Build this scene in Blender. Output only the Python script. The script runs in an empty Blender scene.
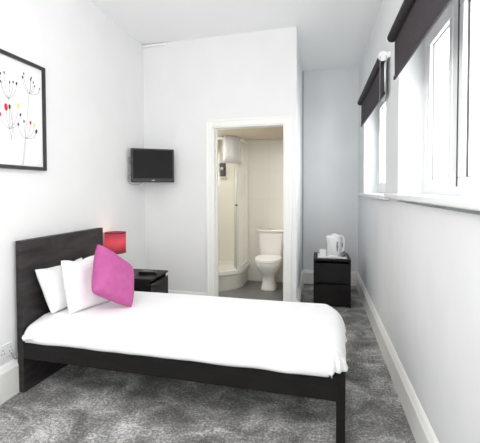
import bpy, bmesh, math, random
from mathutils import Vector, Matrix, noise
C = bpy.context.scene.collection
R = math.radians
random.seed(4)
# ------------------------------------------------------------------ room
XL, XR = -1.974, 0.541
YR, YB = -1.3, 5.717            # wall behind the camera, far wall
H = 3.011
YP, PA = 4.270, R(-4.4996)       # partition with the door, slightly skewed
XP = -0.221                      # bathroom side wall, alcove face
BC = 2.06                        # bathroom ceiling

# ------------------------------------------------------------------ materials
def mat(name, col, rough=.6, metal=0, spec=.5, **kw):
    m = bpy.data.materials.new(name); m.use_nodes = True
    b = m.node_tree.nodes['Principled BSDF']
    b.inputs['Base Color'].default_value = (*col, 1)
    b.inputs['Roughness'].default_value = rough
    b.inputs['Metallic'].default_value = metal
    b.inputs['Specular IOR Level'].default_value = spec
    for k, v in kw.items(): b.inputs[k.replace('_', ' ')].default_value = v
    return m
def noisy(m, c1, c2, scale=8, detail=6, stretch=(1, 1, 1), bump=0, bscale=None, lo=.35, hi=.65, dist=0):
    nt = m.node_tree; N = nt.nodes; L = nt.links
    b = N['Principled BSDF']
    tc = N.new('ShaderNodeTexCoord'); mp = N.new('ShaderNodeMapping'); mp.inputs['Scale'].default_value = stretch
    L.new(tc.outputs['Object'], mp.inputs['Vector'])
    t = N.new('ShaderNodeTexNoise'); t.inputs['Scale'].default_value = scale; t.inputs['Detail'].default_value = detail
    t.inputs['Distortion'].default_value = dist
    L.new(mp.outputs[0], t.inputs['Vector'])
    r = N.new('ShaderNodeValToRGB'); r.color_ramp.elements[0].position = lo; r.color_ramp.elements[1].position = hi
    r.color_ramp.elements[0].color = (*c1, 1); r.color_ramp.elements[1].color = (*c2, 1)
    L.new(t.outputs['Fac'], r.inputs[0]); L.new(r.outputs[0], b.inputs['Base Color'])
    if bump:
        t2 = N.new('ShaderNodeTexNoise'); t2.inputs['Scale'].default_value = bscale or scale*4; t2.inputs['Detail'].default_value = 4
        L.new(mp.outputs[0], t2.inputs['Vector'])
        bp = N.new('ShaderNodeBump'); bp.inputs['Strength'].default_value = bump; bp.inputs['Distance'].default_value = .01
        L.new(t2.outputs['Fac'], bp.inputs['Height']); L.new(bp.outputs[0], b.inputs['Normal'])
    return m
M = {}
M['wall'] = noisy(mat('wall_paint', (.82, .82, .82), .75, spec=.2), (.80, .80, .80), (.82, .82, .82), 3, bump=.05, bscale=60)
M['wallr'] = noisy(mat('wall_paint_shaded', (.74, .75, .77), .7, spec=.25), (.745, .755, .76), (.775, .785, .79), 3, bump=.05, bscale=60)  # wall paint with the shade of the right and alcove walls mixed in
M['ceil'] = mat('ceiling_paint', (.88, .885, .885), .9, spec=.1)
M['trim'] = mat('gloss_white_trim', (.88, .875, .845), .35)
M['skirt'] = mat('cream_skirting', (.88, .87, .835), .4)
M['pvc'] = mat('white_window_plastic', (.80, .81, .81), .3)
M['gasketl'] = mat('grey_gasket', (.22, .22, .225), .6)
M['gasket'] = mat('dark_gasket', (.03, .03, .032), .6)
M['wood'] = noisy(mat('black_brown_wood', (.02, .017, .015), .45, spec=.22), (.006, .005, .0048), (.014, .012, .0115), 5, 8, (1, 1, 9), bump=.12, bscale=14, dist=1.2, lo=.3, hi=.75)
M['woodh'] = noisy(mat('black_brown_headboard', (.03, .026, .026), .45, spec=.3), (.010, .009, .009), (.050, .042, .043), 2.6, 8, (1, .9, 5), bump=.25, bscale=10, dist=1.6, lo=.3, hi=.75)
M['white'] = noisy(mat('white_cotton', (.88, .88, .88), .85, spec=.1), (.87, .87, .875), (.9, .9, .9), 4, bump=.12, bscale=9)
M['pink'] = noisy(mat('pink_cotton', (.63, .09, .33), .8, spec=.15), (.44, .10, .28), (.50, .115, .32), 20, bump=.25, bscale=120)
M['black'] = mat('black_plastic', (.007, .007, .0075), .35)
M['screen'] = mat('screen_glass', (.006, .0055, .0055), .35, spec=.15)
M['frame'] = mat('black_frame', (.018, .018, .02), .35)
M['paper'] = mat('print_paper', (.84, .84, .85), .5)
M['ink'] = mat('grey_ink', (.12, .115, .11), .8)
M['inkb'] = mat('black_ink', (.03, .03, .035), .8)
M['inkr'] = mat('red_ink', (.62, .02, .03), .8)
M['inky'] = mat('yellow_ink', (.80, .70, .32), .8)
M['blind'] = noisy(mat('charcoal_blind_fabric', (.055, .05, .055), .8, spec=.1), (.052, .045, .050), (.066, .058, .063), 60, bump=.1, bscale=200)
M['steel'] = mat('chrome', (.7, .7, .72), .2, 1)
M['chain'] = mat('grey_chain', (.32, .31, .33), .45, .3)
M['ceramic'] = mat('white_ceramic', (.78, .775, .74), .18)
M['tray'] = mat('shower_tray_acrylic', (.74, .73, .69), .3)
M['plastic'] = mat('white_plastic', (.85, .85, .85), .3)
M['gauge'] = mat('grey_gauge', (.22, .22, .23), .3)
M['towel'] = noisy(mat('white_towel', (.76, .76, .78), .95, spec=.05), (.60, .60, .62), (.68, .68, .69), 30, bump=.4, bscale=200)
M['vinyl'] = noisy(mat('grey_vinyl', (.14, .14, .145), .35), (.125, .125, .13), (.16, .16, .165), 6)
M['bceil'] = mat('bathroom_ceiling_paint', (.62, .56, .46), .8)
M['socket'] = mat('socket_plastic', (.82, .82, .83), .4)
M['slot'] = mat('socket_slot', (.1, .1, .1), .5)
# carpet
m = mat('grey_carpet', (.2, .2, .2), 1, spec=.05); M['carpet'] = m
nt = m.node_tree; N = nt.nodes; L = nt.links; b = N['Principled BSDF']
tc = N.new('ShaderNodeTexCoord')
def tn(sc, det, ro=.6, dist=0):
    t = N.new('ShaderNodeTexNoise'); t.inputs['Scale'].default_value = sc; t.inputs['Detail'].default_value = det
    t.inputs['Roughness'].default_value = ro; t.inputs['Distortion'].default_value = dist
    L.new(tc.outputs['Object'], t.inputs['Vector']); return t
big, fine = tn(4.2, 5, .62, .6), tn(60, 6, .8)
mx = N.new('ShaderNodeMix'); mx.data_type = 'FLOAT'; mx.inputs[0].default_value = .58
L.new(big.outputs['Fac'], mx.inputs[2]); L.new(fine.outputs['Fac'], mx.inputs[3])
r = N.new('ShaderNodeValToRGB'); e = r.color_ramp.elements
e[0].position = .36; e[0].color = (.07, .068, .067, 1); e[1].position = .62; e[1].color = (.84, .825, .81, 1)
k = r.color_ramp.elements.new(.5); k.color = (.29, .283, .275, 1)
L.new(mx.outputs[0], r.inputs[0]); L.new(r.outputs[0], b.inputs['Base Color'])
bp = N.new('ShaderNodeBump'); bp.inputs['Strength'].default_value = .8; bp.inputs['Distance'].default_value = .012
L.new(fine.outputs['Fac'], bp.inputs['Height']); L.new(bp.outputs[0], b.inputs['Normal'])
# tiles (bathroom)
m = mat('cream_tile', (.72, .68, .60), .3); M['tile'] = m
nt = m.node_tree; N = nt.nodes; L = nt.links; b = N['Principled BSDF']
tc = N.new('ShaderNodeTexCoord'); sp = N.new('ShaderNodeSeparateXYZ'); cb = N.new('ShaderNodeCombineXYZ')
ad = N.new('ShaderNodeMath'); ad.operation = 'ADD'
L.new(tc.outputs['Object'], sp.inputs[0]); L.new(sp.outputs['X'], ad.inputs[0]); L.new(sp.outputs['Y'], ad.inputs[1])
L.new(ad.outputs[0], cb.inputs['X']); L.new(sp.outputs['Z'], cb.inputs['Y'])
br = N.new('ShaderNodeTexBrick'); br.offset = 0; br.inputs['Scale'].default_value = 1
br.inputs['Brick Width'].default_value = .25; br.inputs['Row Height'].default_value = .4; br.inputs['Mortar Size'].default_value = .003
br.inputs['Color1'].default_value = (.70, .675, .62, 1); br.inputs['Color2'].default_value = (.72, .695, .64, 1); br.inputs['Mortar'].default_value = (.66, .635, .585, 1)
L.new(cb.outputs[0], br.inputs['Vector']); L.new(br.outputs['Color'], b.inputs['Base Color'])
# thin clear glass
def glass(name, tint, fac):
    m = bpy.data.materials.new(name); m.use_nodes = True
    nt = m.node_tree; N = nt.nodes; L = nt.links; N.clear()
    o = N.new('ShaderNodeOutputMaterial'); mx = N.new('ShaderNodeMixShader'); t = N.new('ShaderNodeBsdfTransparent')
    g = N.new('ShaderNodeBsdfGlossy'); g.inputs['Roughness'].default_value = .05
    t.inputs[0].default_value = (*tint, 1); mx.inputs[0].default_value = fac
    L.new(t.outputs[0], mx.inputs[1]); L.new(g.outputs[0], mx.inputs[2]); L.new(mx.outputs[0], o.inputs[0]); return m
M['glass'] = glass('window_glass', (.97, .98, .98), .05)
M['sglass'] = glass('shower_glass', (.965, .97, .96), .04)
# lamp shade: fabric that lets light through
m = bpy.data.materials.new('red_shade_fabric'); m.use_nodes = True; M['shade'] = m
nt = m.node_tree; N = nt.nodes; L = nt.links; N.clear()
o = N.new('ShaderNodeOutputMaterial'); mx = N.new('ShaderNodeMixShader'); d = N.new('ShaderNodeBsdfDiffuse'); t = N.new('ShaderNodeBsdfTranslucent')
d.inputs[0].default_value = (.50, .09, .18, 1); t.inputs[0].default_value = (.85, .36, .34, 1); mx.inputs[0].default_value = .55
L.new(d.outputs[0], mx.inputs[1]); L.new(t.outputs[0], mx.inputs[2]); L.new(mx.outputs[0], o.inputs[0])
M['bulb'] = bpy.data.materials.new('bulb_glow'); M['bulb'].use_nodes = True
bb = M['bulb'].node_tree.nodes['Principled BSDF']; bb.inputs['Emission Color'].default_value = (1, .8, .6, 1); bb.inputs['Emission Strength'].default_value = 2
M['diff'] = bpy.data.materials.new('fill_globe_glow'); M['diff'].use_nodes = True  # glowing globe of the added fill pendant
bb = M['diff'].node_tree.nodes['Principled BSDF']; bb.inputs['Emission Color'].default_value = (1, .98, .95, 1); bb.inputs['Emission Strength'].default_value = 3

# ------------------------------------------------------------------ helpers
def nb(): return bmesh.new()
def box(bm, x0, x1, y0, y1, z0, z1, bev=0, seg=2, mi=0):
    g = bmesh.ops.create_cube(bm, size=1)
    vs = g['verts']
    for v in vs:
        v.co = Vector(((x0+x1)/2+v.co.x*(x1-x0), (y0+y1)/2+v.co.y*(y1-y0), (z0+z1)/2+v.co.z*(z1-z0)))
    fs = list({f for v in vs for f in v.link_faces})
    for f in fs: f.material_index = mi
    if bev:
        es = list({e for v in vs for e in v.link_edges})
        bmesh.ops.bevel(bm, geom=es, offset=bev, segments=seg, profile=.5, affect='EDGES')
    return vs
def lathe(bm, prof, cx=0, cy=0, n=32, mi=0, squash=1):
    rings = []
    for r_, z in prof:
        rings.append([bm.verts.new((cx+r_*math.cos(2*math.pi*i/n), cy+r_*squash*math.sin(2*math.pi*i/n), z)) for i in range(n)] if r_ > 1e-6 else [bm.verts.new((cx, cy, z))])
    for a, b_ in zip(rings, rings[1:]):
        for i in range(n):
            j = (i+1) % n
            if len(a) == 1 and len(b_) == 1: continue
            if len(a) == 1: f = bm.faces.new((a[0], b_[j], b_[i]))
            elif len(b_) == 1: f = bm.faces.new((a[i], a[j], b_[0]))
            else: f = bm.faces.new((a[i], a[j], b_[j], b_[i]))
            f.smooth = True; f.material_index = mi
def loft(bm, secs, n=36, cap=True):
    """secs: (cx, cy, z, rx, ryfront, ryback, power)"""
    rings = []
    for cx, cy, z, rx, rf, rb, p in secs:
        ring = []
        for i in range(n):
            a = 2*math.pi*i/n; c, s = math.cos(a), math.sin(a)
            x = math.copysign(abs(c)**(2/p), c)*rx; y = math.copysign(abs(s)**(2/p), s)*(rb if s > 0 else rf)
            ring.append(bm.verts.new((cx+x, cy+y, z)))
        rings.append(ring)
    for a, b_ in zip(rings, rings[1:]):
        for i in range(n):
            f = bm.faces.new((a[i], a[(i+1) % n], b_[(i+1) % n], b_[i])); f.smooth = True
    if cap:
        bm.faces.new(list(reversed(rings[0]))); bm.faces.new(rings[-1])
def tube(bm, pts, r_, n=8, mi=0):
    pts = [Vector(p) for p in pts]; rings = []
    for i, p in enumerate(pts):
        t = (pts[min(i+1, len(pts)-1)]-pts[max(i-1, 0)]).normalized()
        a = t.orthogonal().normalized() if i == 0 else (rings[-1][1]-t*rings[-1][1].dot(t)).normalized()
        b_ = t.cross(a)
        rr = r_[i] if isinstance(r_, (list, tuple)) else r_
        rings.append(([bm.verts.new(p+a*rr*math.cos(2*math.pi*k/n)+b_*rr*math.sin(2*math.pi*k/n)) for k in range(n)], a))
    for (A, _), (B, _) in zip(rings, rings[1:]):
        for k in range(n):
            f = bm.faces.new((A[k], A[(k+1) % n], B[(k+1) % n], B[k])); f.smooth = True; f.material_index = mi
    bm.faces.new(list(reversed(rings[0][0]))).material_index = mi; bm.faces.new(rings[-1][0]).material_index = mi
def bez(p0, p1, p2, n=10):
    p0, p1, p2 = map(Vector, (p0, p1, p2))
    return [(1-t)**2*p0+2*t*(1-t)*p1+t*t*p2 for t in (i/n for i in range(n+1))]
def spline(ps, n=8):
    ps = [Vector(p) for p in ps]; out = []
    for i in range(len(ps)-1):
        a, b_, c, d_ = ps[max(i-1, 0)], ps[i], ps[i+1], ps[min(i+2, len(ps)-1)]
        for k in range(n):
            t = k/n
            out.append(.5*((2*b_)+(-a+c)*t+(2*a-5*b_+4*c-d_)*t*t+(-a+3*b_-3*c+d_)*t**3))
    return out+[ps[-1]]
def obj(name, bm, ms, parent=None, smooth=False, label=None):
    me = bpy.data.meshes.new(name)
    bmesh.ops.recalc_face_normals(bm, faces=bm.faces)
    bm.to_mesh(me); bm.free()
    for q in (ms if isinstance(ms, (list, tuple)) else [ms]): me.materials.append(M[q])
    if smooth:
        for p in me.polygons: p.use_smooth = True
    o = bpy.data.objects.new(name, me); C.objects.link(o)
    if parent: o.parent = parent
    if label: o['label'] = label
    return o
def tag(o, label, cat, group=None):
    o['label'] = label; o['category'] = cat
    if group: o['group'] = group
    return o
def thing(name, label, cat, loc=(0, 0, 0), rz=0, group=None):
    o = bpy.data.objects.new(name, None); C.objects.link(o); o.location = loc; o.rotation_euler = (0, 0, rz)
    o.empty_display_size = .1
    return tag(o, label, cat, group)
def struct(name, bm, m, parent=None):
    o = obj(name, bm, m, parent)
    if parent is None: o['kind'] = 'structure'
    return o
def one(name, args, m, parent=None, bev=0, seg=2, label=None):
    bm = nb(); box(bm, *args, bev, seg); return obj(name, bm, m, parent, label=label)

# ------------------------------------------------------------------ shell
bm = nb(); box(bm, XL-.2, XR+.25, YR-.2, YP+.1, -.1, 0); box(bm, XP-.1, XR+.25, YP+.1, YB+.2, -.1, 0)
struct('floor', bm, 'carpet')
bm = nb(); box(bm, XL-.2, XP-.1, YP+.1, YB+.2, -.1, 0); struct('floor_bathroom', bm, 'vinyl')
bm = nb(); box(bm, XL-.2, XR+.25, YR-.2, YB+.2, H, H+.1); struct('ceiling', bm, 'ceil')
bm = nb(); box(bm, XL-.2, XL, YR-.2, YB+.2, 0, H); struct('wall_left', bm, 'wall')
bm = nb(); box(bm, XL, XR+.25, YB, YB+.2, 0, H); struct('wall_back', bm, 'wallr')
# right wall with two window openings
SZ, HZ = 1.262, 2.40
W1 = (.45, 2.938); W2 = (3.476, 5.057)
bm = nb(); XO = XR+.25
box(bm, XR, XO, YR-.2, YB, 0, SZ); box(bm, XR, XO, YR-.2, YB, HZ, H)
box(bm, XR, XO, YR-.2, W1[0], SZ, HZ); box(bm, XR, XO, W1[1], W2[0], SZ, HZ); box(bm, XR, XO, W2[1], YB, SZ, HZ)
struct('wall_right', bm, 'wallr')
# wall behind the camera, its opening added to let in front light
RW = (-1.65, .25, .85, 2.6)
bm = nb(); box(bm, XL, XR, YR-.2, YR, 0, RW[2]); box(bm, XL, XR, YR-.2, YR, RW[3], H)
box(bm, XL, RW[0], YR-.2, YR, RW[2], RW[3]); box(bm, RW[1], XR, YR-.2, YR, RW[2], RW[3])
struct('wall_rear', bm, 'wall')
# partition (skewed): local x along wall from the left corner
PM = Matrix.Translation((XL, YP, 0)) @ Matrix.Rotation(PA, 4, 'Z')
def place(o): o.matrix_world = PM; return o
k = 1/math.cos(PA)
DL, DR, DT = (-1.128-XL)*k, (-.343-XL)*k, 2.030
PE = (XP-XL)*k
bm = nb(); PT = .12
box(bm, 0, DL, 0, PT, 0, H); box(bm, DR, PE, 0, PT, 0, H); box(bm, DL, DR, 0, PT, DT, H)
place(struct('wall_partition', bm, 'wall'))
bm = nb(); yq = YP+math.tan(PA)*(XP-XL)
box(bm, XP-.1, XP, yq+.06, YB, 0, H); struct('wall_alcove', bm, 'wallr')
# bathroom tile lining
bm = nb(); box(bm, XL, XP-.112, YB-.012, YB, 0, BC); struct('wall_bathroom_back', bm, 'tile')
bm = nb(); box(bm, XL, XL+.010, YP+.2, YB-.012, 0, BC); struct('wall_bathroom_left', bm, 'tile')
bm = nb(); box(bm, XP-.112, XP-.1, YP+.1, YB, 0, BC); struct('wall_bathroom_right', bm, 'tile')
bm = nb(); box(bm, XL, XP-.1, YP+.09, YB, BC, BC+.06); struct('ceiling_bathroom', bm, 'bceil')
# door lining + architrave
d = bpy.data.objects.new('door_1', None); C.objects.link(d); d['kind'] = 'structure'; d.matrix_world = PM
AW = .075
bm = nb()
def arch(bm, y0, y1):
    for (a, b_, c, e_) in ((DL-AW, DL, 0, DT+AW), (DR, DR+AW*.95, 0, DT+AW)):
        box(bm, a, b_, y0, y1, c, e_, .006)
    box(bm, DL-.001, DR+.001, y0, y1, DT, DT+AW, .006)
arch(bm, -.02, 0)
# raised outer bead of the moulding
box(bm, DL-AW, DL-AW+.022, -.03, -.018, 0, DT+AW, .004); box(bm, DR+AW*.95-.022, DR+AW*.95, -.03, -.018, 0, DT+AW, .004)
box(bm, DL-AW, DR+AW*.95, -.03, -.018, DT+AW-.022, DT+AW, .004)
obj('architrave', bm, 'trim', d)
bm = nb(); box(bm, DL, DL+.012, -.005, PT+.01, 0, DT); box(bm, DR-.012, DR, -.005, PT+.01, 0, DT); box(bm, DL, DR, -.005, PT+.01, DT-.012, DT)
box(bm, DL+.012, DL+.020, .07, .10, 0, DT-.012); box(bm, DR-.020, DR-.012, .07, .10, 0, DT-.012)
obj('door_lining', bm, 'trim', d)
bm = nb(); box(bm, DL, DR, 0, PT, 0, .012, .004); obj('threshold', bm, 'steel', d)
# baseboards
def skirt(name, x0, x1, y0, y1, axis, side, m='skirt', mtx=None, h=.195):
    """profile with a chamfered ledge on top; side = direction (+1/-1) it sticks out along the other axis"""
    pr = [(0, 0), (.028, 0), (.028, h-.040), (.022, h-.030), (.014, h-.010), (.006, h), (0, h)]
    bm = nb(); rr = []
    for end in (0, 1):
        ring = []
        for t, z in pr:
            ring.append(bm.verts.new((x0+side*t, (y0, y1)[end], z) if axis == 'y' else ((x0, x1)[end], y0+side*t, z)))
        rr.append(ring)
    n = len(pr)
    for i in range(n): bm.faces.new((rr[0][i], rr[0][(i+1) % n], rr[1][(i+1) % n], rr[1][i]))
    bm.faces.new(rr[0]); bm.faces.new(list(reversed(rr[1])))
    o = struct(name, bm, m)
    if mtx: o.matrix_world = mtx
skirt('baseboard_right', XR, 0, YR, YB, 'y', -1)
skirt('baseboard_left', XL, 0, YR, YP, 'y', 1, 'trim', h=.225)
skirt('baseboard_back', XP, XR-.02, YB, 0, 'x', -1)
skirt('baseboard_alcove', XP, 0, yq, YB-.02, 'y', 1)
skirt('baseboard_partition', .02, DL-AW, 0, 0, 'x', -1, mtx=PM)
# short white pipe run high in the corner
bm = nb(); box(bm, 0, .30, -.028, 0, H-.035, H-.008, .006); o = struct('trim_1', bm, 'ceil'); o.matrix_world = PM

M['cshade'] = mat('corner_shade_line', (.30, .32, .32), .6)
bm = nb(); box(bm, XP, XP+.012, YB-.016, YB, .19, H, .002); struct('trim_4', bm, 'cshade')  # shadow line of the alcove corner, modelled as a thin grey strip
# ------------------------------------------------------------------ windows
def window(name, y0, y1, x0, mull, sashes, z0=SZ+.03, z1=HZ):
    w = bpy.data.objects.new(name, None); C.objects.link(w); w['kind'] = 'structure'
    xf = x0; xb = x0+.06
    bm = nb(); fw = .07
    box(bm, xf, xb, y0, y1, z0, z0+fw, .004); box(bm, xf, xb, y0, y1, z1-fw, z1, .004)
    box(bm, xf, xb, y0, y0+fw, z0+fw, z1-fw, .004); box(bm, xf, xb, y1-fw, y1, z0+fw, z1-fw, .004)
    for a, b_ in mull: box(bm, xf, xb, a, b_, z0+fw, z1-fw, .004)
    obj('window_frame', bm, 'pvc', w)
    for a, b_, proud in sashes:           # each sash with bead, gasket and pane
        s = bm = nb(); q = .058; xs = xf-proud
        za, zb = z0+fw-.01, z1-fw+.01
        for bx_ in ((a, b_, za, za+q), (a, b_, zb-q, zb), (a, a+q, za+q, zb-q), (b_-q, b_, za+q, zb-q)):
            box(bm, xs, xf+.045, bx_[0], bx_[1], bx_[2], bx_[3], .006)
        so = obj('sash', bm, 'pvc', w)
        bm = nb(); g = .006          # dark weather seal round sash and glass
        if proud:                # the opening sash sits in a dark rebate
            for A, B in ((a-.012, a), (b_, b_+.014)): box(bm, xf-.002, xf+.004, A, B, za+.012, zb-.012)
        A, B, ZA, ZB, X = a+q, b_-q, za+q, zb-q, xf+.022
        for bx_ in ((A, B, ZA, ZA+g), (A, B, ZB-g, ZB), (A, A+g, ZA, ZB), (B-g, B, ZA, ZB)):
            box(bm, X, X+.008, *bx_)
        obj('gasket', bm, 'gasket' if proud else 'gasketl', so)
        bm = nb(); box(bm, xf+.026, xf+.036, a+q-.005, b_-q+.005, za+q-.005, zb-q+.005); obj('pane', bm, 'glass', so)
    return w
window('window_1', W1[0], W1[1], .70, [(2.27, 2.345), (1.10, 1.18)], [(2.36, 2.86, .0), (1.195, 2.250, .001), (.53, 1.09, .0)])
window('window_2', W2[0], W2[1], .70, [(4.22, 4.30)], [(4.31, 4.98, .0), (3.555, 4.205, .001)])
# added unseen rear window, lets fill daylight in from behind the camera
w = bpy.data.objects.new('fill_window', None); C.objects.link(w); w['kind'] = 'structure'
bm = nb(); f = .07; ya, yb_ = YR-.14, YR-.08
box(bm, RW[0], RW[1], ya, yb_, RW[2], RW[2]+f); box(bm, RW[0], RW[1], ya, yb_, RW[3]-f, RW[3])
for xx in (RW[0], (RW[0]+RW[1])/2-f/2, RW[1]-f): box(bm, xx, xx+f, ya, yb_, RW[2]+f, RW[3]-f)
obj('window_frame', bm, 'pvc', w)
bm = nb(); box(bm, RW[0]+f, RW[1]-f, YR-.115, YR-.105, RW[2]+f, RW[3]-f); obj('pane', bm, 'glass', w)
# sills
for n_, (a, b_, zt) in enumerate(((.35, 3.235, 1.316), (3.24, 5.30, 1.298))):
    bm = nb()
    wa, wb = (W1, W2)[n_]
    box(bm, .492, XR+.001, a, b_, zt-.034, zt, .008, 3)
    box(bm, XR-.004, .70, wa+.001, wb-.001, zt-.036, zt-.001)
    struct('trim_%d' % (n_+2), bm, 'pvc')

# ------------------------------------------------------------------ roller blinds
def blind(label, y0, y1, chain_end, zc=2.378, r_=.033, xc=.487, hem=2.099):
    t = thing('roller_blind', label, 'blind', (xc, y0, zc), 0)
    Lh = y1-y0
    def cyl(bm, a, b_, rad, n=28, mi=0):
        A = [bm.verts.new((rad*math.cos(2*math.pi*i/n), a, rad*math.sin(2*math.pi*i/n))) for i in range(n)]
        B = [bm.verts.new((rad*math.cos(2*math.pi*i/n), b_, rad*math.sin(2*math.pi*i/n))) for i in range(n)]
        for i in range(n):
            f_ = bm.faces.new((A[i], A[(i+1) % n], B[(i+1) % n], B[i])); f_.smooth = True
        bm.faces.new(A); bm.faces.new(list(reversed(B)))
    bm = nb(); cyl(bm, .012, Lh-.012, r_); obj('fabric_roll', bm, 'blind', t)
    # hanging cloth, slightly rippled, leaves the back of the roll
    bm = nb(); nx, nz = 40, 10; xs = r_-.017
    g = [[None]*(nz+1) for _ in range(nx+1)]
    for i in range(nx+1):
        for j in range(nz+1):
            y = .03+(Lh-.06)*i/nx; z = -(zc-hem)*j/nz
            g[i][j] = bm.verts.new((xs-.004+.003*math.sin(y*5+1.3)*j/nz, y, z))
    for i in range(nx):
        for j in range(nz): bm.faces.new((g[i][j], g[i+1][j], g[i+1][j+1], g[i][j+1])).smooth = True
    o = obj('blind_cloth', bm, 'blind', t); s = o.modifiers.new('Solidify', 'SOLIDIFY'); s.thickness = .0012
    bm = nb(); box(bm, xs-.010, xs+.004, .028, Lh-.028, hem-zc-.012, hem-zc+.010, .003); obj('bottom_bar', bm, 'blind', t)
    for e_ in (0, 1):
        y = (0, Lh-.011)[e_]
        bm = nb(); cyl(bm, y, y+.011, r_+.004); box(bm, r_, XR-xc, y+.002, y+.009, -.012, .036, .002)
        obj('bracket', bm, 'plastic', t, label='white plastic bracket')
    if chain_end is not None:
        bm = nb(); ye = chain_end
        for dx in (-.024, .020):
            tube(bm, [(dx, ye, .0-.01*k) for k in range(0, 35)], .0022, 6)
        tube(bm, [(-.024+.022*(1-math.cos(a)), ye, -.34-.022*math.sin(a)) for a in [math.pi*i/10 for i in range(11)]], .0022, 6)
        obj('pull_chain', bm, 'chain', t)
    return t
blind('charcoal roller blind over the nearer, larger window, at upper right', .40, 2.905, None)
blind('smaller charcoal roller blind over the far window, with pull chain', 3.27, 5.00, -.006)

# ------------------------------------------------------------------ bed
bed = thing('bed', 'black-brown single bed frame with tall panel headboard against left wall', 'bed', (-1.955, 2.226, 0), R(-3.1))
BL, BW = 2.10, .925
bm = nb(); box(bm, 0, .05, 0, BW, 0, 1.015, .003); obj('headboard', bm, 'woodh', bed)
RZ0, RZ1, IN = .232, .374, .004
for y in (IN, BW-IN-.03):
    bm = nb(); box(bm, .05, BL-.047, y, y+.03, RZ0, RZ1, .002); obj('side_rail', bm, 'wood', bed)
for y in (0, BW-.05):
    bm = nb(); box(bm, BL-.047, BL, y, y+.05, 0, .380, .002); obj('leg', bm, 'wood', bed)
bm = nb(); box(bm, BL-.043, BL-.004, IN+.042, BW-IN-.042, RZ0, RZ1-.002, .002); obj('footboard', bm, 'wood', bed)
bm = nb()
for i in range(14): box(bm, .12+i*.14, .19+i*.14, IN+.03, BW-IN-.03, .238, .252)
obj('slats', bm, 'wood', bed)
B0 = Matrix.Translation((-1.955, 2.226, 0)) @ Matrix.Rotation(R(-3.1), 4, 'Z')
bm = nb(); box(bm, .105, 1.930, IN+.038, BW-IN-.038, .255, .418, .04, 4)
o = obj('mattress', bm, 'white', smooth=True); o.matrix_world = B0
tag(o, 'white single mattress inside the black bed frame, under the cover', 'mattress')

# white cover draped over the mattress
def cover():
    bm = nb(); x0, x1, y0, y1 = .025, BL+.004, IN-.030, BW-IN+.024
    r_ = .075; top = .480; nx, ny = 150, 84
    ext = lambda: 0
    hemn = lambda x: .352+.014*x/2.1
    a0, a1, b0, b1 = x0+r_, x1-r_, y0+r_, y1-r_
    q = r_*math.pi/2; E_ = q+.055
    G = []
    for i in range(nx+1):
        row = []
        for j in range(ny+1):
            u = a0-E_+(a1-a0+2*E_)*i/nx; v = b0-E_+(b1-b0+2*E_)*j/ny
            cx_, cy_ = min(max(u, a0), a1), min(max(v, b0), b1)
            dx, dy = u-cx_, v-cy_; l = max(abs(dx), abs(dy)); hyp = math.hypot(dx, dy)
            if hyp > 0: dx, dy = dx/hyp, dy/hyp
            if l > 0 :
                t = min(l/q, 1)*math.pi/2
                off = r_*math.sin(t); dz = r_*(1-math.cos(t))
                hang = max(0, l-q)
                tail = (hang/(E_-q))
                # hem height: follows the rail at the sides, rests on the board at the foot
                hz = hemn(cx_)
                if dx > .3: hz = .391+.003*math.sin(v*23)
                if dx < -.3: hz = .395
                z = top-dz-(top-r_-hz)*tail
                # soft hem folds
                w = tail*.9+.1*min(1, l/q)
                off += .006*w*noise.noise(Vector((cx_*9+dx*3, cy_*9+dy*3, 3)))
                if dx > .3: off += w*(.010*math.sin(v*31)+.008*math.sin(v*13+1))
                z += (.007 if dx < .3 else .002)*tail*noise.noise(Vector((cx_*6, cy_*6, 8)))
                off -= .018*max(0, tail-.6)
                # bunched corner at the foot, towards the viewer
                kx = math.exp(-((u-a1-.09)**2+(v-b0+.09)**2)/.016); off += .022*kx*math.sin(14*math.atan2(dy, dx)); z -= .001*kx*tail
            else:
                off = 0; z = top
            x, y = cx_+dx*off, cy_+dy*off
            fy = max(0, min(1, (y-(y1-.36))/.36)); fx = max(0, min(1, (x-1.5)/.55)); x -= .13*fy**3*fx; z += .016*(x/2.1)*(1-(min(1, l/q)))
            fy = max(0, min(1, (y0+.10-y)/.10)); x -= .02*fy**2*fx
            x = max(x, .060)
            z -= .045*max(0, 1-(y-y0)/.20)*math.exp(-max(0, x-.06)/.35)*(1-tail)*min(1, max(0, (z-.35)/.06))
            # gentle crown, sag and long wrinkles
            ex = min(1, min(u-a0+.1, a1+.1-u)/.3); ey = min(1, min(v-b0+.1, b1+.1-v)/.3); m_ = max(0, min(ex, ey))
            z += m_*(.010+.014*noise.noise(Vector((x*1.7, y*2.2, 0)))+.004*noise.noise(Vector((x*7, y*5+x*3, 1))))
            if y > IN-.015 and y < BW-IN+.015: z = max(z, .388)
            row.append(bm.verts.new((x, y, z)))
        G.append(row)
    for i in range(nx):
        for j in range(ny):
            bm.faces.new((G[i][j], G[i+1][j], G[i+1][j+1], G[i][j+1])).smooth = True
    o = obj('duvet', bm, 'white', smooth=True); o.matrix_world = B0
    s = o.modifiers.new('Solidify', 'SOLIDIFY'); s.thickness = .006; s.offset = -1
    return tag(o, 'plain white duvet spread over the whole bed', 'duvet')
cover()

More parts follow.
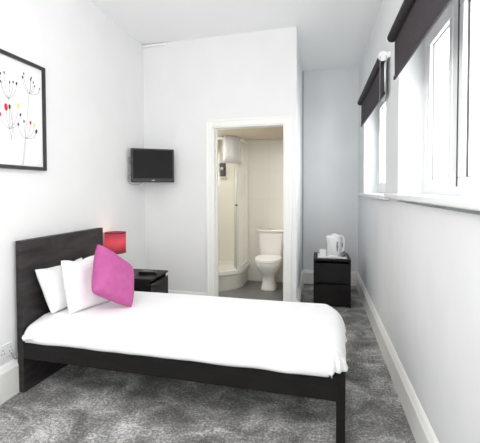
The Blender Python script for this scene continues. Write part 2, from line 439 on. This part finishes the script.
# ------------------------------------------------------------------ pillows
def pillow(name, cor, th, m, label, cat, seed=0, n=36, pinch=.06, piping=False, wr=1.0, group=None, sag=0):
    """cor: TL, TR, BR, BL corner points of the middle surface"""
    TL, TR, BR, BL_ = [Vector(c) for c in cor]
    cen = (TL+TR+BR+BL_)/4
    nrm = ((TR-BL_).cross(TL-BR)).normalized()
    bm = nb()
    def pt(u, v, s):
        # u,v in 0..1 ; edges curve inward between corners
        a, b_ = 2*u-1, 2*v-1
        uu = .5+.5*a*(1-pinch*(1-b_*b_)); vv = .5+.5*b_*(1-pinch*(1-a*a))
        p = (BL_*(1-uu)+BR*uu)*(1-vv)+(TL*(1-uu)+TR*uu)*vv
        prof = (max(0, 1-a**4)*max(0, 1-b_**4))**.45*(1-.18*(a*a+b_*b_)/2)
        nz = noise.noise(Vector((a*2.2+seed, b_*2.2, seed*1.7+s)))*.10+noise.noise(Vector((a*6+seed, b_*6, seed+s)))*.045*wr
        # creases that run from the corners
        cr = .05*wr*math.sin(9*(a-b_)+seed)*max(0, abs(a*b_)-.15)
        h = th/2*max(0, prof*(1+nz+cr))
        p = p+nrm*h*s; p.z -= sag*math.sin(math.pi*min(1, max(0, u)))**2*v*v*(1+.5*math.sin(u*9+seed))
        return p-cen
    for s in (1, -1):
        G = [[bm.verts.new(pt(i/n, j/n, s)) for j in range(n+1)] for i in range(n+1)]
        for i in range(n):
            for j in range(n):
                f_ = bm.faces.new((G[i][j], G[i+1][j], G[i+1][j+1], G[i][j+1])); f_.smooth = True
    bmesh.ops.remove_doubles(bm, verts=bm.verts, dist=1e-4)
    o = obj(name, bm, m, smooth=True); o.location = cen
    return tag(o, label, cat, group)
pillow('pillow', [(-1.872, 2.30, .812), (-1.84, 2.80, .81), (-1.745, 2.88, .500), (-1.788, 2.355, .495)], .105, 'white',
       'white pillow leaning on the headboard, rearmost, nearest the bed edge', 'pillow', 1, pinch=.03, sag=.02)
pillow('pillow', [(-1.72, 2.368, .866), (-1.67, 2.80, .857), (-1.53, 2.76, .500), (-1.66, 2.37, .495)], .125, 'white',
       'white pillow in front of the rear one, behind the pink cushion', 'pillow', 5, pinch=.04, sag=.018)
pillow('cushion', [(-1.58, 2.600, .955), (-1.42, 2.825, .735), (-1.326, 2.625, .496), (-1.46, 2.34, .672)], .15, 'pink',
       'square bright pink cushion propped against the white pillows', 'cushion', 9, wr=.6, pinch=-.01)

# ------------------------------------------------------------------ bedside chests
def chest(label, loc, rz):
    """front faces local -y, width along x"""
    t = thing('bedside_chest', label, 'nightstand', loc, rz)
    Wd, D, Ht = .412, .48, .55
    bm = nb(); box(bm, 0, .02, .022, D, 0, Ht-.02, .0015); box(bm, Wd-.02, Wd, .022, D, 0, Ht-.02, .0015)
    box(bm, .02, Wd-.02, D-.01, D, .03, Ht-.02); box(bm, .02, Wd-.02, .06, D-.01, .03, .05); box(bm, .02, Wd-.02, .05, .07, 0, .05)
    box(bm, .02, Wd-.02, .05, .07, .26, .30)
    obj('body', bm, 'wood', t)
    bm = nb(); box(bm, 0, Wd, 0, D, Ht-.02, Ht, .0015); obj('top', bm, 'wood', t)
    for z0, z1 in ((.03, .262), (.284, .505)):
        bm = nb(); vs = box(bm, .001, Wd-.001, 0, .021, z0, z1)
        for v in vs:
            if v.co.z > z1-.001 and v.co.y > .01: v.co.z -= .018
        box(bm, .022, Wd-.022, .021, D-.03, z0+.03, z1-.05)
        obj('drawer', bm, 'wood', t)
    return t
chest('black-brown two-drawer chest in the far alcove, holding the kettle tray', (-.050, 4.596, 0), 0)
# by the bed: front faces +x
chest('black-brown two-drawer bedside chest beyond the headboard, holding the lamp', (-1.449, 3.245, 0), R(90))

# ------------------------------------------------------------------ lamp
M['rim'] = mat('dark_red_rim', (.12, .01, .03), .7)
lx, ly = -1.874, 3.40
t = thing('table_lamp', 'lit table lamp with red drum shade on the bedside chest', 'lamp', (lx, ly, .55))
bm = nb(); lathe(bm, [(0, 0), (.055, 0), (.055, .012), (.03, .02), (.012, .03), (.012, .10), (.018, .115), (.012, .13), (.010, .21), (0, .21)]); obj('base', bm, 'steel', t)
bm = nb(); lathe(bm, [(0, .21), (.018, .22), (.03, .255), (.028, .29), (.015, .31), (0, .315)]); obj('bulb', bm, 'bulb', t)
bm = nb(); lathe(bm, [(.096, .205), (.096, .395)], n=48); o = obj('lamp_shade', bm, 'shade', t)
s = o.modifiers.new('Solidify', 'SOLIDIFY'); s.thickness = .0015
bm = nb(); lathe(bm, [(.0965, .203), (.0977, .203), (.0977, .209), (.0965, .209)], n=48); obj('shade_rim', bm, 'rim', t); bm = nb(); lathe(bm, [(.0965, .390), (.0977, .390), (.0977, .396), (.0965, .396)], n=48)
obj('shade_rim', bm, 'rim', t)
def light(kind, name, loc, e, col=(1, 1, 1), size=.1, rot=(0, 0, 0), sy=None):
    l = bpy.data.lights.new(name, kind); l.energy = e; l.color = col
    if kind == 'AREA':
        l.size = size
        if sy: l.shape = 'RECTANGLE'; l.size_y = sy
    elif kind == 'POINT': l.shadow_soft_size = size
    o = bpy.data.objects.new(name, l); C.objects.link(o); o.location = loc; o.rotation_euler = rot; return o
light('POINT', 'lamp_light', (lx, ly, .55+.30), .9, (1, .68, .42), .03)

# small black remote on the bedside chest
t = thing('remote_control', 'small black remote control lying on the bedside chest', 'remote control', (-1.655, 3.425, .551), R(6))
bm = nb(); box(bm, 0, .17, 0, .05, 0, .026, .005, 3); obj('casing', bm, 'black', t)
bm = nb()
for i in range(7):
    for j in range(3): box(bm, .03+i*.016, .039+i*.016, .009+j*.013, .017+j*.013, .026, .028)
M['btn'] = mat('grey_buttons', (.3, .3, .3), .5)
obj('buttons', bm, 'btn', t)

# ------------------------------------------------------------------ kettle tray
t = thing('tray', 'white rectangular tray on top of the alcove chest', 'tray', (-.005, 4.655, .551))
bm = nb(); box(bm, 0, .325, 0, .23, 0, .006, .003)
for a in ((0, .325, 0, .010), (0, .325, .22, .23), (0, .010, .01, .22), (.315, .325, .01, .22)): box(bm, *a, .004, .022, .003)
obj('tray_body', bm, 'plastic', t)
t = thing('kettle', 'white plastic jug kettle standing on the tray', 'kettle', (.186, 4.775, .559), R(0))
bm = nb(); lathe(bm, [(0, 0), (.074, 0), (.083, .006), (.083, .02), (.070, .026), (0, .026)], n=40); obj('base', bm, 'plastic', t)
bm = nb()
prof = [(0, .027), (.072, .027), (.082, .035), (.081, .08), (.078, .13), (.075, .18), (.071, .215), (.064, .235), (.047, .245), (0, .248)]
lathe(bm, prof, n=44)
for v in bm.verts:      # spout to the left, at the top
    if v.co.z > .15:
        a = math.atan2(v.co.y, -v.co.x); w_ = math.exp(-(a/.45)**2)*min(1, (v.co.z-.15)/.06)
        if math.hypot(v.co.x, v.co.y) > .03: v.co.x -= .026*w_
obj('kettle_body', bm, 'plastic', t)
bm = nb(); lathe(bm, [(0, .246), (.044, .244), (.044, .254), (.02, .262), (0, .263)], n=30); obj('lid', bm, 'plastic', t)
bm = nb()
tube(bm, spline([(.050, 0, .236), (.080, 0, .238), (.104, 0, .218), (.110, 0, .17), (.106, 0, .11), (.096, 0, .07), (.074, 0, .05)]), .0125, 12)
obj('handle', bm, 'plastic', t)
bm = nb()
lathe(bm, [(0, -.06), (.006, -.055), (.011, 0), (.006, .055), (0, .06)], n=14)
for v in bm.verts: v.co = Vector((v.co.x+.030, -.0765+v.co.y*.35, v.co.z+.125))
obj('water_gauge', bm, 'gauge', t, label='grey water gauge')
bm = nb(); tube(bm, [(.088, -.012, .16), (.090, -.012, .135), (.088, -.012, .11)], .006, 8); obj('switch', bm, 'gauge', t)
t = thing('sachet_box', 'small open white box left of the kettle on the tray', 'box', (.018, 4.685, .559))
bm = nb(); box(bm, 0, .072, 0, .07, 0, .004)
for a in ((0, .072, 0, .003), (0, .072, .067, .07), (0, .003, .003, .067), (.069, .072, .003, .067)): box(bm, *a, .004, .080)
obj('box_body', bm, 'plastic', t)
bm = nb()
for i in range(4): box(bm, .008, .064, .010+i*.014, .014+i*.014, .005, .075+.008*(i % 2))
obj('sachets', bm, 'paper', t)
M['cup'] = mat('dark_glass', (.22, .17, .18), .15, .4)
for i, (x, y, z, lb) in enumerate(((.285, 4.712, .559, 'dark shiny cup at the front right of the tray, nearer of the two'), (.285, 4.84, .559, 'dark shiny cup at the back right of the tray, behind the kettle handle'))):
    t = thing('cup', lb, 'cup', (x, y, z), R(-30+60*i))
    bm = nb(); lathe(bm, [(0, 0), (.018, 0), (.024, .02), (.027, .05), (.025, .05), (.022, .02), (.016, .005), (0, .005)], n=24); obj('cup_body', bm, 'cup', t)
    bm = nb(); tube(bm, spline([(.024, 0, .04), (.038, 0, .038), (.038, 0, .02), (.022, 0, .014)]), .003, 6); obj('handle', bm, 'cup', t)

# ------------------------------------------------------------------ television
t = thing('television', 'small black flat television on a wall bracket in the corner', 'television', (-1.742, 3.98, 1.606), R(36))
hw, hh = .233, .181
bm = nb(); vs = box(bm, -hw, hw, -.018, .022, -hh, hh, .010, 3)
box(bm, -hw*.72, hw*.72, .022, .048, -hh*.7, hh*.7, .012, 2)
obj('casing', bm, 'black', t)
bm = nb(); box(bm, -hw+.020, hw-.020, -.0195, -.017, -hh+.042, hh-.018); obj('screen', bm, 'screen', t)
M['logo'] = mat('silver_logo', (.55, .55, .56), .3, .5)
bm = nb()
box(bm, -.016, -.012, -.0205, -.018, -hh+.017, -hh+.027); box(bm, -.012, -.007, -.0205, -.018, -hh+.017, -hh+.019)
for v0 in (-.002, .007): 
    box(bm, v0, v0+.006, -.0205, -.018, -hh+.017, -hh+.027)
obj('logo', bm, 'logo', t)
bm = nb(); box(bm, -.05, .05, .048, .056, -.05, .05, .002); box(bm, -.012, .012, .056, .13, -.02, .02, .003)
tube(bm, [(0, .12, 0), (-.05, .18, 0), (-.07, .235, 0)], .012, 8)
box(bm, -.11, -.04, .225, .235, -.07, .07, .002)
obj('wall_bracket', bm, 'black', t)
bm = nb()
tube(bm, spline([(-.20, .03, -.09), (-.245, .03, -.10), (-.262, .02, -.14), (-.250, .01, -.185), (-.20, .01, -.205), (-.14, .02, -.200), (-.10, .06, -.16), (-.09, .10, -.11)]), .0035, 7)
obj('cable', bm, 'chain', t); bm = nb()
tube(bm, spline([(-.236, .01, .09), (-.256, .01, .07), (-.252, .01, .03), (-.236, .01, .01)]), .0035, 7)
obj('cable', bm, 'chain', t)

# ------------------------------------------------------------------ framed print
FY0, FY1, FZ0, FZ1 = 1.76, 2.54, 1.491, 2.238
t = thing('framed_print', 'black-framed print of stylised flower stems on the left wall', 'picture', (XL, 0, 0))
bm = nb(); fw = .024; fd = .030
box(bm, 0, fd, FY0, FY1, FZ0, FZ0+fw, .002); box(bm, 0, fd, FY0, FY1, FZ1-fw, FZ1, .002)
box(bm, 0, fd, FY0, FY0+fw, FZ0+fw, FZ1-fw, .002); box(bm, 0, fd, FY1-fw, FY1, FZ0+fw, FZ1-fw, .002)
obj('frame', bm, 'frame', t)
bm = nb(); PX = .014
box(bm, .002, PX, FY0+fw, FY1-fw, FZ0+fw, FZ1-fw)
F_, CXp, CYp, YAW, PIT, ROLL, CH = 394.615, 229.054, 200.2056, R(12.7396), R(1.689), R(-.1855), 1.3563
# flower drawing, measured on the sheet: (distance from the right edge of the frame, height above its lower edge) in metres
def P(y, z, o=.0012): return (PX+o, y, z)
def ell(y, z, ry, rz, ang, mi, o=.0012):
    vs = []
    for i in range(14):
        a = 2*math.pi*i/14; u, w_ = ry*math.cos(a), rz*math.sin(a)
        vs.append(bm.verts.new(P(y+u*math.cos(ang)-w_*math.sin(ang), z+u*math.sin(ang)+w_*math.cos(ang), o)))
    f_ = bm.faces.new(vs); f_.material_index = mi
def stem(p, q, bend=0, wd=.0011, mi=1, drop=0):
    (y0, z0), (y1, z1) = p, q
    my, mz = (y0+y1)/2+bend, (z0+z1)/2-drop
    pts = [((1-s)**2*y0+2*s*(1-s)*my+s*s*y1, (1-s)**2*z0+2*s*(1-s)*mz+s*s*z1) for s in (i/9 for i in range(10))]
    for a, b_ in zip(pts, pts[1:]):
        d_ = Vector((b_[0]-a[0], b_[1]-a[1])).normalized(); n_ = Vector((-d_.y, d_.x))*wd
        f_ = bm.faces.new([bm.verts.new(P(a[0]+n_.x, a[1]+n_.y, .0006)), bm.verts.new(P(b_[0]+n_.x, b_[1]+n_.y, .0006)), bm.verts.new(P(b_[0]-n_.x, b_[1]-n_.y, .0006)), bm.verts.new(P(a[0]-n_.x, a[1]-n_.y, .0006))])
        f_.material_index = mi
FL=[((2.196, 1.942), [((2.133, 2.088), 2, 1), ((2.164, 2.102), 2, 1), ((2.135, 2.038), 2, 1), ((2.208, 2.052), 2, 1), ((2.239, 2.061), 2, 1), ((2.269, 2.059), 2, 1.3)]), ((2.386, 2.019), [((2.325, 2.116), 2, 1.2), ((2.337, 2.143), 2, 1), ((2.409, 2.134), 2, 1), ((2.402, 2.119), 2, 1), ((2.428, 2.107), 2, 0.9), ((2.441, 2.084), 2, 0.9), ((2.491, 2.077), 2, 0.8), ((2.512, 2.052), 2, 1)]), ((2.2, 1.75), [((2.174, 1.885), 3, 2.6), ((2.204, 1.893), 2, 1.7), ((2.281, 1.913), 4, 2.3), ((2.299, 1.858), 2, 1.3), ((2.126, 1.831), 3, 1.4)]), ((2.348, 1.705), [((2.278, 1.791), 2, 1.2), ((2.331, 1.819), 2, 1.1), ((2.393, 1.82), 3, 1.5), ((2.429, 1.807), 4, 2), ((2.45, 1.766), 2, 1.8)])]
ST=[((2.196, 1.942), (2.244, 1.689)), ((2.386, 2.019), (2.31, 1.521)), ((2.2, 1.75), (2.219, 1.679)), ((2.348, 1.705), (2.317, 1.521)), ((2.225, 1.908), (2.219, 1.679))]

for dy in (0, -.395):
    for node, seeds in FL:
        if dy == 0 and False: continue
        for (p, mi, s) in seeds:
            if not FY0+.03 < p[0]+dy < FY1-.03: continue
            q = (p[0]+dy, p[1]); nd = (node[0]+dy, node[1])
            stem(nd, q, bend=(q[0]-nd[0])*.45, drop=abs(q[0]-nd[0])*.30)
        for (p, mi, s) in seeds:
            if FY0+.04 < p[0]+dy < FY1-.035: ell(p[0]+dy, p[1], .006*s, .0095*s, (p[0]-node[0])*-3, mi)
    for p, q in ST:
        stem((p[0]+dy, p[1]), (q[0]+dy, q[1]), bend=.004)

obj('print', bm, ['paper', 'ink', 'inkb', 'inkr', 'inky'], t)

# ------------------------------------------------------------------ wall socket
t = thing('wall_socket', 'white double wall socket low on the left wall beside the headboard', 'socket', (XL, 2.075, .27))
bm = nb(); box(bm, 0, .010, 0, .146, 0, .086, .003); obj('plate', bm, 'socket', t)
for c in (.04, .106):
  bm = nb()
  for dy, dz in ((-.011, .030), (.011, .030), (0, .052)): box(bm, .0095, .0108, c+dy-.003, c+dy+.003, dz-.004, dz+.004)
  obj('pin_holes', bm, 'slot', t)
bm = nb()
tube(bm, spline([(.012, .105, .02), (.03, .11, -.02), (.025, .135, -.035), (.02, .16, .0)]), .004, 7); obj('cable', bm, 'chain', t)

# ------------------------------------------------------------------ bathroom
# shower tray: corner (-1.96, 5.705), round front
tx, ty = -1.960, 5.702; ex, ey, rc = -.985, 4.945, .46
def qpath(inset, n=18):
    X, Y, r_ = ex-inset, ey+inset, rc-inset
    pts = [(X, ty-inset*0)]
    cx_, cy_ = X-r_, Y+r_
    for i in range(n+1):
        a = -math.pi/2*i/n; pts.append((cx_+r_*math.cos(a), cy_+r_*math.sin(a)))
    pts.append((tx, Y)); return pts
def ringpoly(bm, pts, z, q=0): return [bm.verts.new((max(x, tx+q), min(y, ty-q), z)) for x, y in pts+[(tx, ty)]]
bm = nb()
levels = [(.03, 0), (.03, .20), (.0, .205), (-.005, .22), (0, .265), (.01, .272), (.05, .272), (.065, .262), (.075, .225)]
rings = [ringpoly(bm, qpath(i), z, max(0, i-.01)*.4) for i, z in levels]
for a, b_ in zip(rings, rings[1:]):
    n = len(a)
    for i in range(n): bm.faces.new((a[i], a[(i+1) % n], b_[(i+1) % n], b_[i]))
bm.faces.new(rings[-1]); bm.faces.new(list(reversed(rings[0])))
o = obj('shower_tray', bm, 'tray'); tag(o, 'white rounded corner shower tray on a raised plinth in the bathroom', 'shower tray')
M['fglass'] = bpy.data.materials.new('hazy_glass'); M['fglass'].use_nodes = True
_b = M['fglass'].node_tree.nodes['Principled BSDF']; _b.inputs['Base Color'].default_value = (.86, .88, .87, 1); _b.inputs['Alpha'].default_value = .42; _b.inputs['Roughness'].default_value = .25
t = thing('shower_enclosure', 'curved glass shower enclosure with slim white metal posts', 'shower enclosure', (0, 0, 0))
pth = qpath(.03, 24); Z0, Z1 = .273, 2.02
def strip(pts, z0, z1, th):
    bm = nb(); A = []
    for i, p in enumerate(pts):
        p = Vector(p); a = Vector(pts[max(i-1, 0)]); b_ = Vector(pts[min(i+1, len(pts)-1)]); d_ = (b_-a).normalized(); n_ = Vector((d_.y, -d_.x))*th/2
        A.append([bm.verts.new((q.x, q.y, z)) for q, z in ((p+n_, z0), (p-n_, z0), (p-n_, z1), (p+n_, z1))])
    for a, b_ in zip(A, A[1:]):
        for i in range(4): bm.faces.new((a[i], a[(i+1) % 4], b_[(i+1) % 4], b_[i]))
    bm.faces.new(A[0]); bm.faces.new(list(reversed(A[-1]))); return bm
M['alu'] = mat('shower_profile', (.40, .41, .37), .4, .2)
M['aluw'] = mat('shower_profile_white', (.78, .79, .78), .35)
obj('top_rail', strip(pth, Z1-.02, Z1+.01, .022), 'aluw', t); obj('bottom_rail', strip(pth, Z0, Z0+.022, .022), 'aluw', t)
obj('glass_panel', strip(pth[:9], Z0+.02, Z1-.02, .006), 'fglass', t)
obj('glass_door', strip(pth[8:], Z0+.02, Z1-.02, .006), 'sglass', t)
for i, wdt in ((0, .022), (9, .026)):
    p = pth[i]; bm = nb(); box(bm, p[0]-wdt, p[0]+wdt*.5, p[1]-.025, p[1], Z0, Z1, .003); obj('post', bm, 'alu' if i else 'aluw', t)
p = pth[10]; bm = nb(); tube(bm, [(p[0]+.004, p[1]-.003, 1.135), (p[0]+.03, p[1]-.018, 1.135)], [.008, .014], 12); obj('door_knob', bm, 'black', t)
# towel over the top rail
pt_ = [Vector(p) for p in qpath(.03, 60)]
seg = [p for p in pt_ if -1.225 < p.x < -1.05 and p.y < 5.3]
bm = nb(); prev = None
prof = [(.031, 1.69), (.031, 1.8), (.030, 1.95), (.024, 2.038), (0, 2.046), (-.024, 2.038), (-.030, 1.95), (-.031, 1.78)]
cols = []
for i, p in enumerate(seg):
    a = seg[max(i-1, 0)]; b_ = seg[min(i+1, len(seg)-1)]; d_ = (b_-a).normalized(); n_ = Vector((d_.y, -d_.x))
    n_ = n_ if n_.dot(Vector((1, -1))) > 0 else -n_
    cols.append([bm.verts.new((p.x+n_.x*(o_+.0012*math.sin(i*.7)*(1 if o_ > 0 else -1)), p.y+n_.y*(o_+.0012*math.sin(i*.7)*(1 if o_ > 0 else -1)), z)) for o_, z in prof])
for a, b_ in zip(cols, cols[1:]):
    for i in range(len(prof)-1): bm.faces.new((a[i], a[i+1], b_[i+1], b_[i])).smooth = True
o = obj('towel', bm, 'towel', smooth=True); s = o.modifiers.new('Solidify', 'SOLIDIFY'); s.thickness = .006; s.offset = 1
tag(o, 'white towel hanging over the top rail of the shower', 'towel')
# black dispenser on the tiled wall inside the shower
t = thing('wall_dispenser', 'small black wall-mounted dispenser with pale centre inside the shower', 'dispenser', (-1.380, YB-.013, 1.64))
bm = nb(); box(bm, -.045, .045, -.06, 0, -.095, .095, .014, 3); obj('casing', bm, 'black', t)
bm = nb(); lathe(bm, [(0, 0), (.020, 0), (.018, .012), (0, .014)], n=20)
for v in bm.verts: v.co = Vector((v.co.x, -.06-v.co.z, v.co.y*1.2+.01))
obj('button', bm, 'plastic', t, label='pale round button')
bm = nb(); box(bm, -.055, .055, -.075, 0, -.135, -.125, .002); obj('drip_shelf', bm, 'aluw', t)
# toilet
t = thing('toilet', 'white close-coupled toilet against the bathroom back wall', 'toilet', (-.650, YB-.014, 0))
bm = nb()
loft(bm, [(0, -.40, 0, .105, .13, .30, 3), (0, -.40, .02, .103, .128, .29, 3), (0, -.41, .10, .082, .10, .26, 2.6), (0, -.41, .17, .082, .105, .26, 2.4),
          (0, -.41, .22, .11, .15, .25, 2.3), (0, -.41, .27, .145, .20, .24, 2.3), (0, -.41, .33, .165, .235, .24, 2.3), (0, -.41, .375, .174, .25, .24, 2.3), (0, -.41, .388, .171, .246, .24, 2.3)])
box(bm, -.13, .13, -.20, -.012, .30, .39, .015)
obj('bowl', bm, 'ceramic', t)
bm = nb(); loft(bm, [(0, -.41, .389, .176, .252, .215, 2.4), (0, -.41, .397, .181, .258, .215, 2.4), (0, -.41, .408, .179, .256, .215, 2.4)]); obj('seat', bm, 'plastic', t)
bm = nb(); loft(bm, [(0, -.41, .410, .176, .252, .215, 2.4), (0, -.41, .421, .179, .255, .215, 2.4), (0, -.41, .430, .170, .235, .20, 2.4)]); obj('seat_lid', bm, 'plastic', t)
bm = nb()
vs = box(bm, -.185, .185, -.185, -.004, .39, .745)
for v in vs:
    if v.co.z < .5: v.co.x *= .82; v.co.y = -.165 if v.co.y < -.1 else v.co.y
bmesh.ops.bevel(bm, geom=list(bm.edges), offset=.02, segments=3, affect='EDGES')
obj('cistern', bm, 'ceramic', t)
bm = nb(); box(bm, -.194, .194, -.195, -.002, .746, .776, .010, 3); obj('cistern_lid', bm, 'ceramic', t)
bm = nb(); lathe(bm, [(0, .776), (.024, .776), (.022, .784), (0, .785)], 0, -.10, 20); obj('flush_button', bm, 'steel', t)

# ------------------------------------------------------------------ added fill pendant, bathroom fitting (both out of view) and lights
t = thing('fill_pendant', 'added white globe pendant, unseen fill light above the near end of the room', 'ceiling light', (-.75, .75, H))  # added out of view to brighten the ceiling and upper right wall
bm = nb(); lathe(bm, [(0, 0), (.05, 0), (.045, -.02), (.01, -.03), (0, -.03)], n=24); obj('ceiling_rose', bm, 'plastic', t)
bm = nb(); tube(bm, [(0, 0, -.03), (0, 0, -.30)], .004, 8); obj('cord', bm, 'plastic', t)
bm = nb(); lathe(bm, [(.03, -.30), (.03, -.33), (.02, -.34)]+[(.12*math.sin(math.pi*(1-i/14)), -.44+.10*-math.cos(math.pi*(1-i/14))*-1) for i in range(2, 15)][::1], n=32); obj('globe', bm, 'diff', t)
light('POINT', 'fill_lamp', (-.75, .75, H-.66), 27, (1, .975, .94), .12)
light('AREA', 'bathroom_lamp', (-1.5, 4.60, BC-.04), 11, (1, .95, .88), .22)
t = thing('ceiling_light', 'small round ceiling light inside the bathroom', 'ceiling light', (-1.5, 4.60, BC))
bm = nb(); lathe(bm, [(0, 0), (.12, 0), (.12, -.02), (0, -.022)], n=28); obj('base', bm, 'plastic', t)
# daylight comes from the sky through the openings (portals only guide sampling)
for nm, loc, rot, sx, sy_ in (('window_portal', (.80, (W1[0]+W1[1])/2, (SZ+HZ)/2), (0, R(90), 0), HZ-SZ, W1[1]-W1[0]),
                              ('window_portal', (.80, (W2[0]+W2[1])/2, (SZ+HZ)/2), (0, R(90), 0), HZ-SZ, W2[1]-W2[0]),
                              ('window_portal', ((RW[0]+RW[1])/2, YR-.21, (RW[2]+RW[3])/2), (R(90), 0, 0), RW[1]-RW[0], RW[3]-RW[2])):
    o = light('AREA', nm, loc, 1, size=sx, sy=sy_, rot=rot); o.data.cycles.is_portal = True
w = bpy.data.worlds.new('sky'); bpy.context.scene.world = w; w.use_nodes = True
bg = w.node_tree.nodes['Background']; bg.inputs[0].default_value = (.985, .99, 1, 1); bg.inputs[1].default_value = 4.2

# ------------------------------------------------------------------ camera
cam = bpy.data.cameras.new('camera'); co = bpy.data.objects.new('camera', cam); C.objects.link(co)
cam.sensor_width = 36; cam.sensor_fit = 'HORIZONTAL'; cam.lens = F_/480*36; cam.shift_x = -(CXp-240)/480; cam.shift_y = (CYp-221.5)/480
cam.clip_start = .05
co.matrix_world = Matrix.Translation((0, 0, CH)) @ Matrix.Rotation(YAW, 4, 'Z') @ Matrix.Rotation(R(90)-PIT, 4, 'X') @ Matrix.Rotation(ROLL, 4, 'Z')
sc = bpy.context.scene; sc.camera = co
sc.view_settings.view_transform = 'Standard'; sc.view_settings.look = 'None'; sc.view_settings.exposure = .64; sc.view_settings.gamma = 1
sc.cycles.max_bounces = 10; sc.cycles.diffuse_bounces = 8; sc.cycles.transparent_max_bounces = 12
sc.cycles.use_denoising = True; sc.cycles.sample_clamp_indirect = 6; sc.cycles.caustics_reflective = False; sc.cycles.caustics_refractive = False
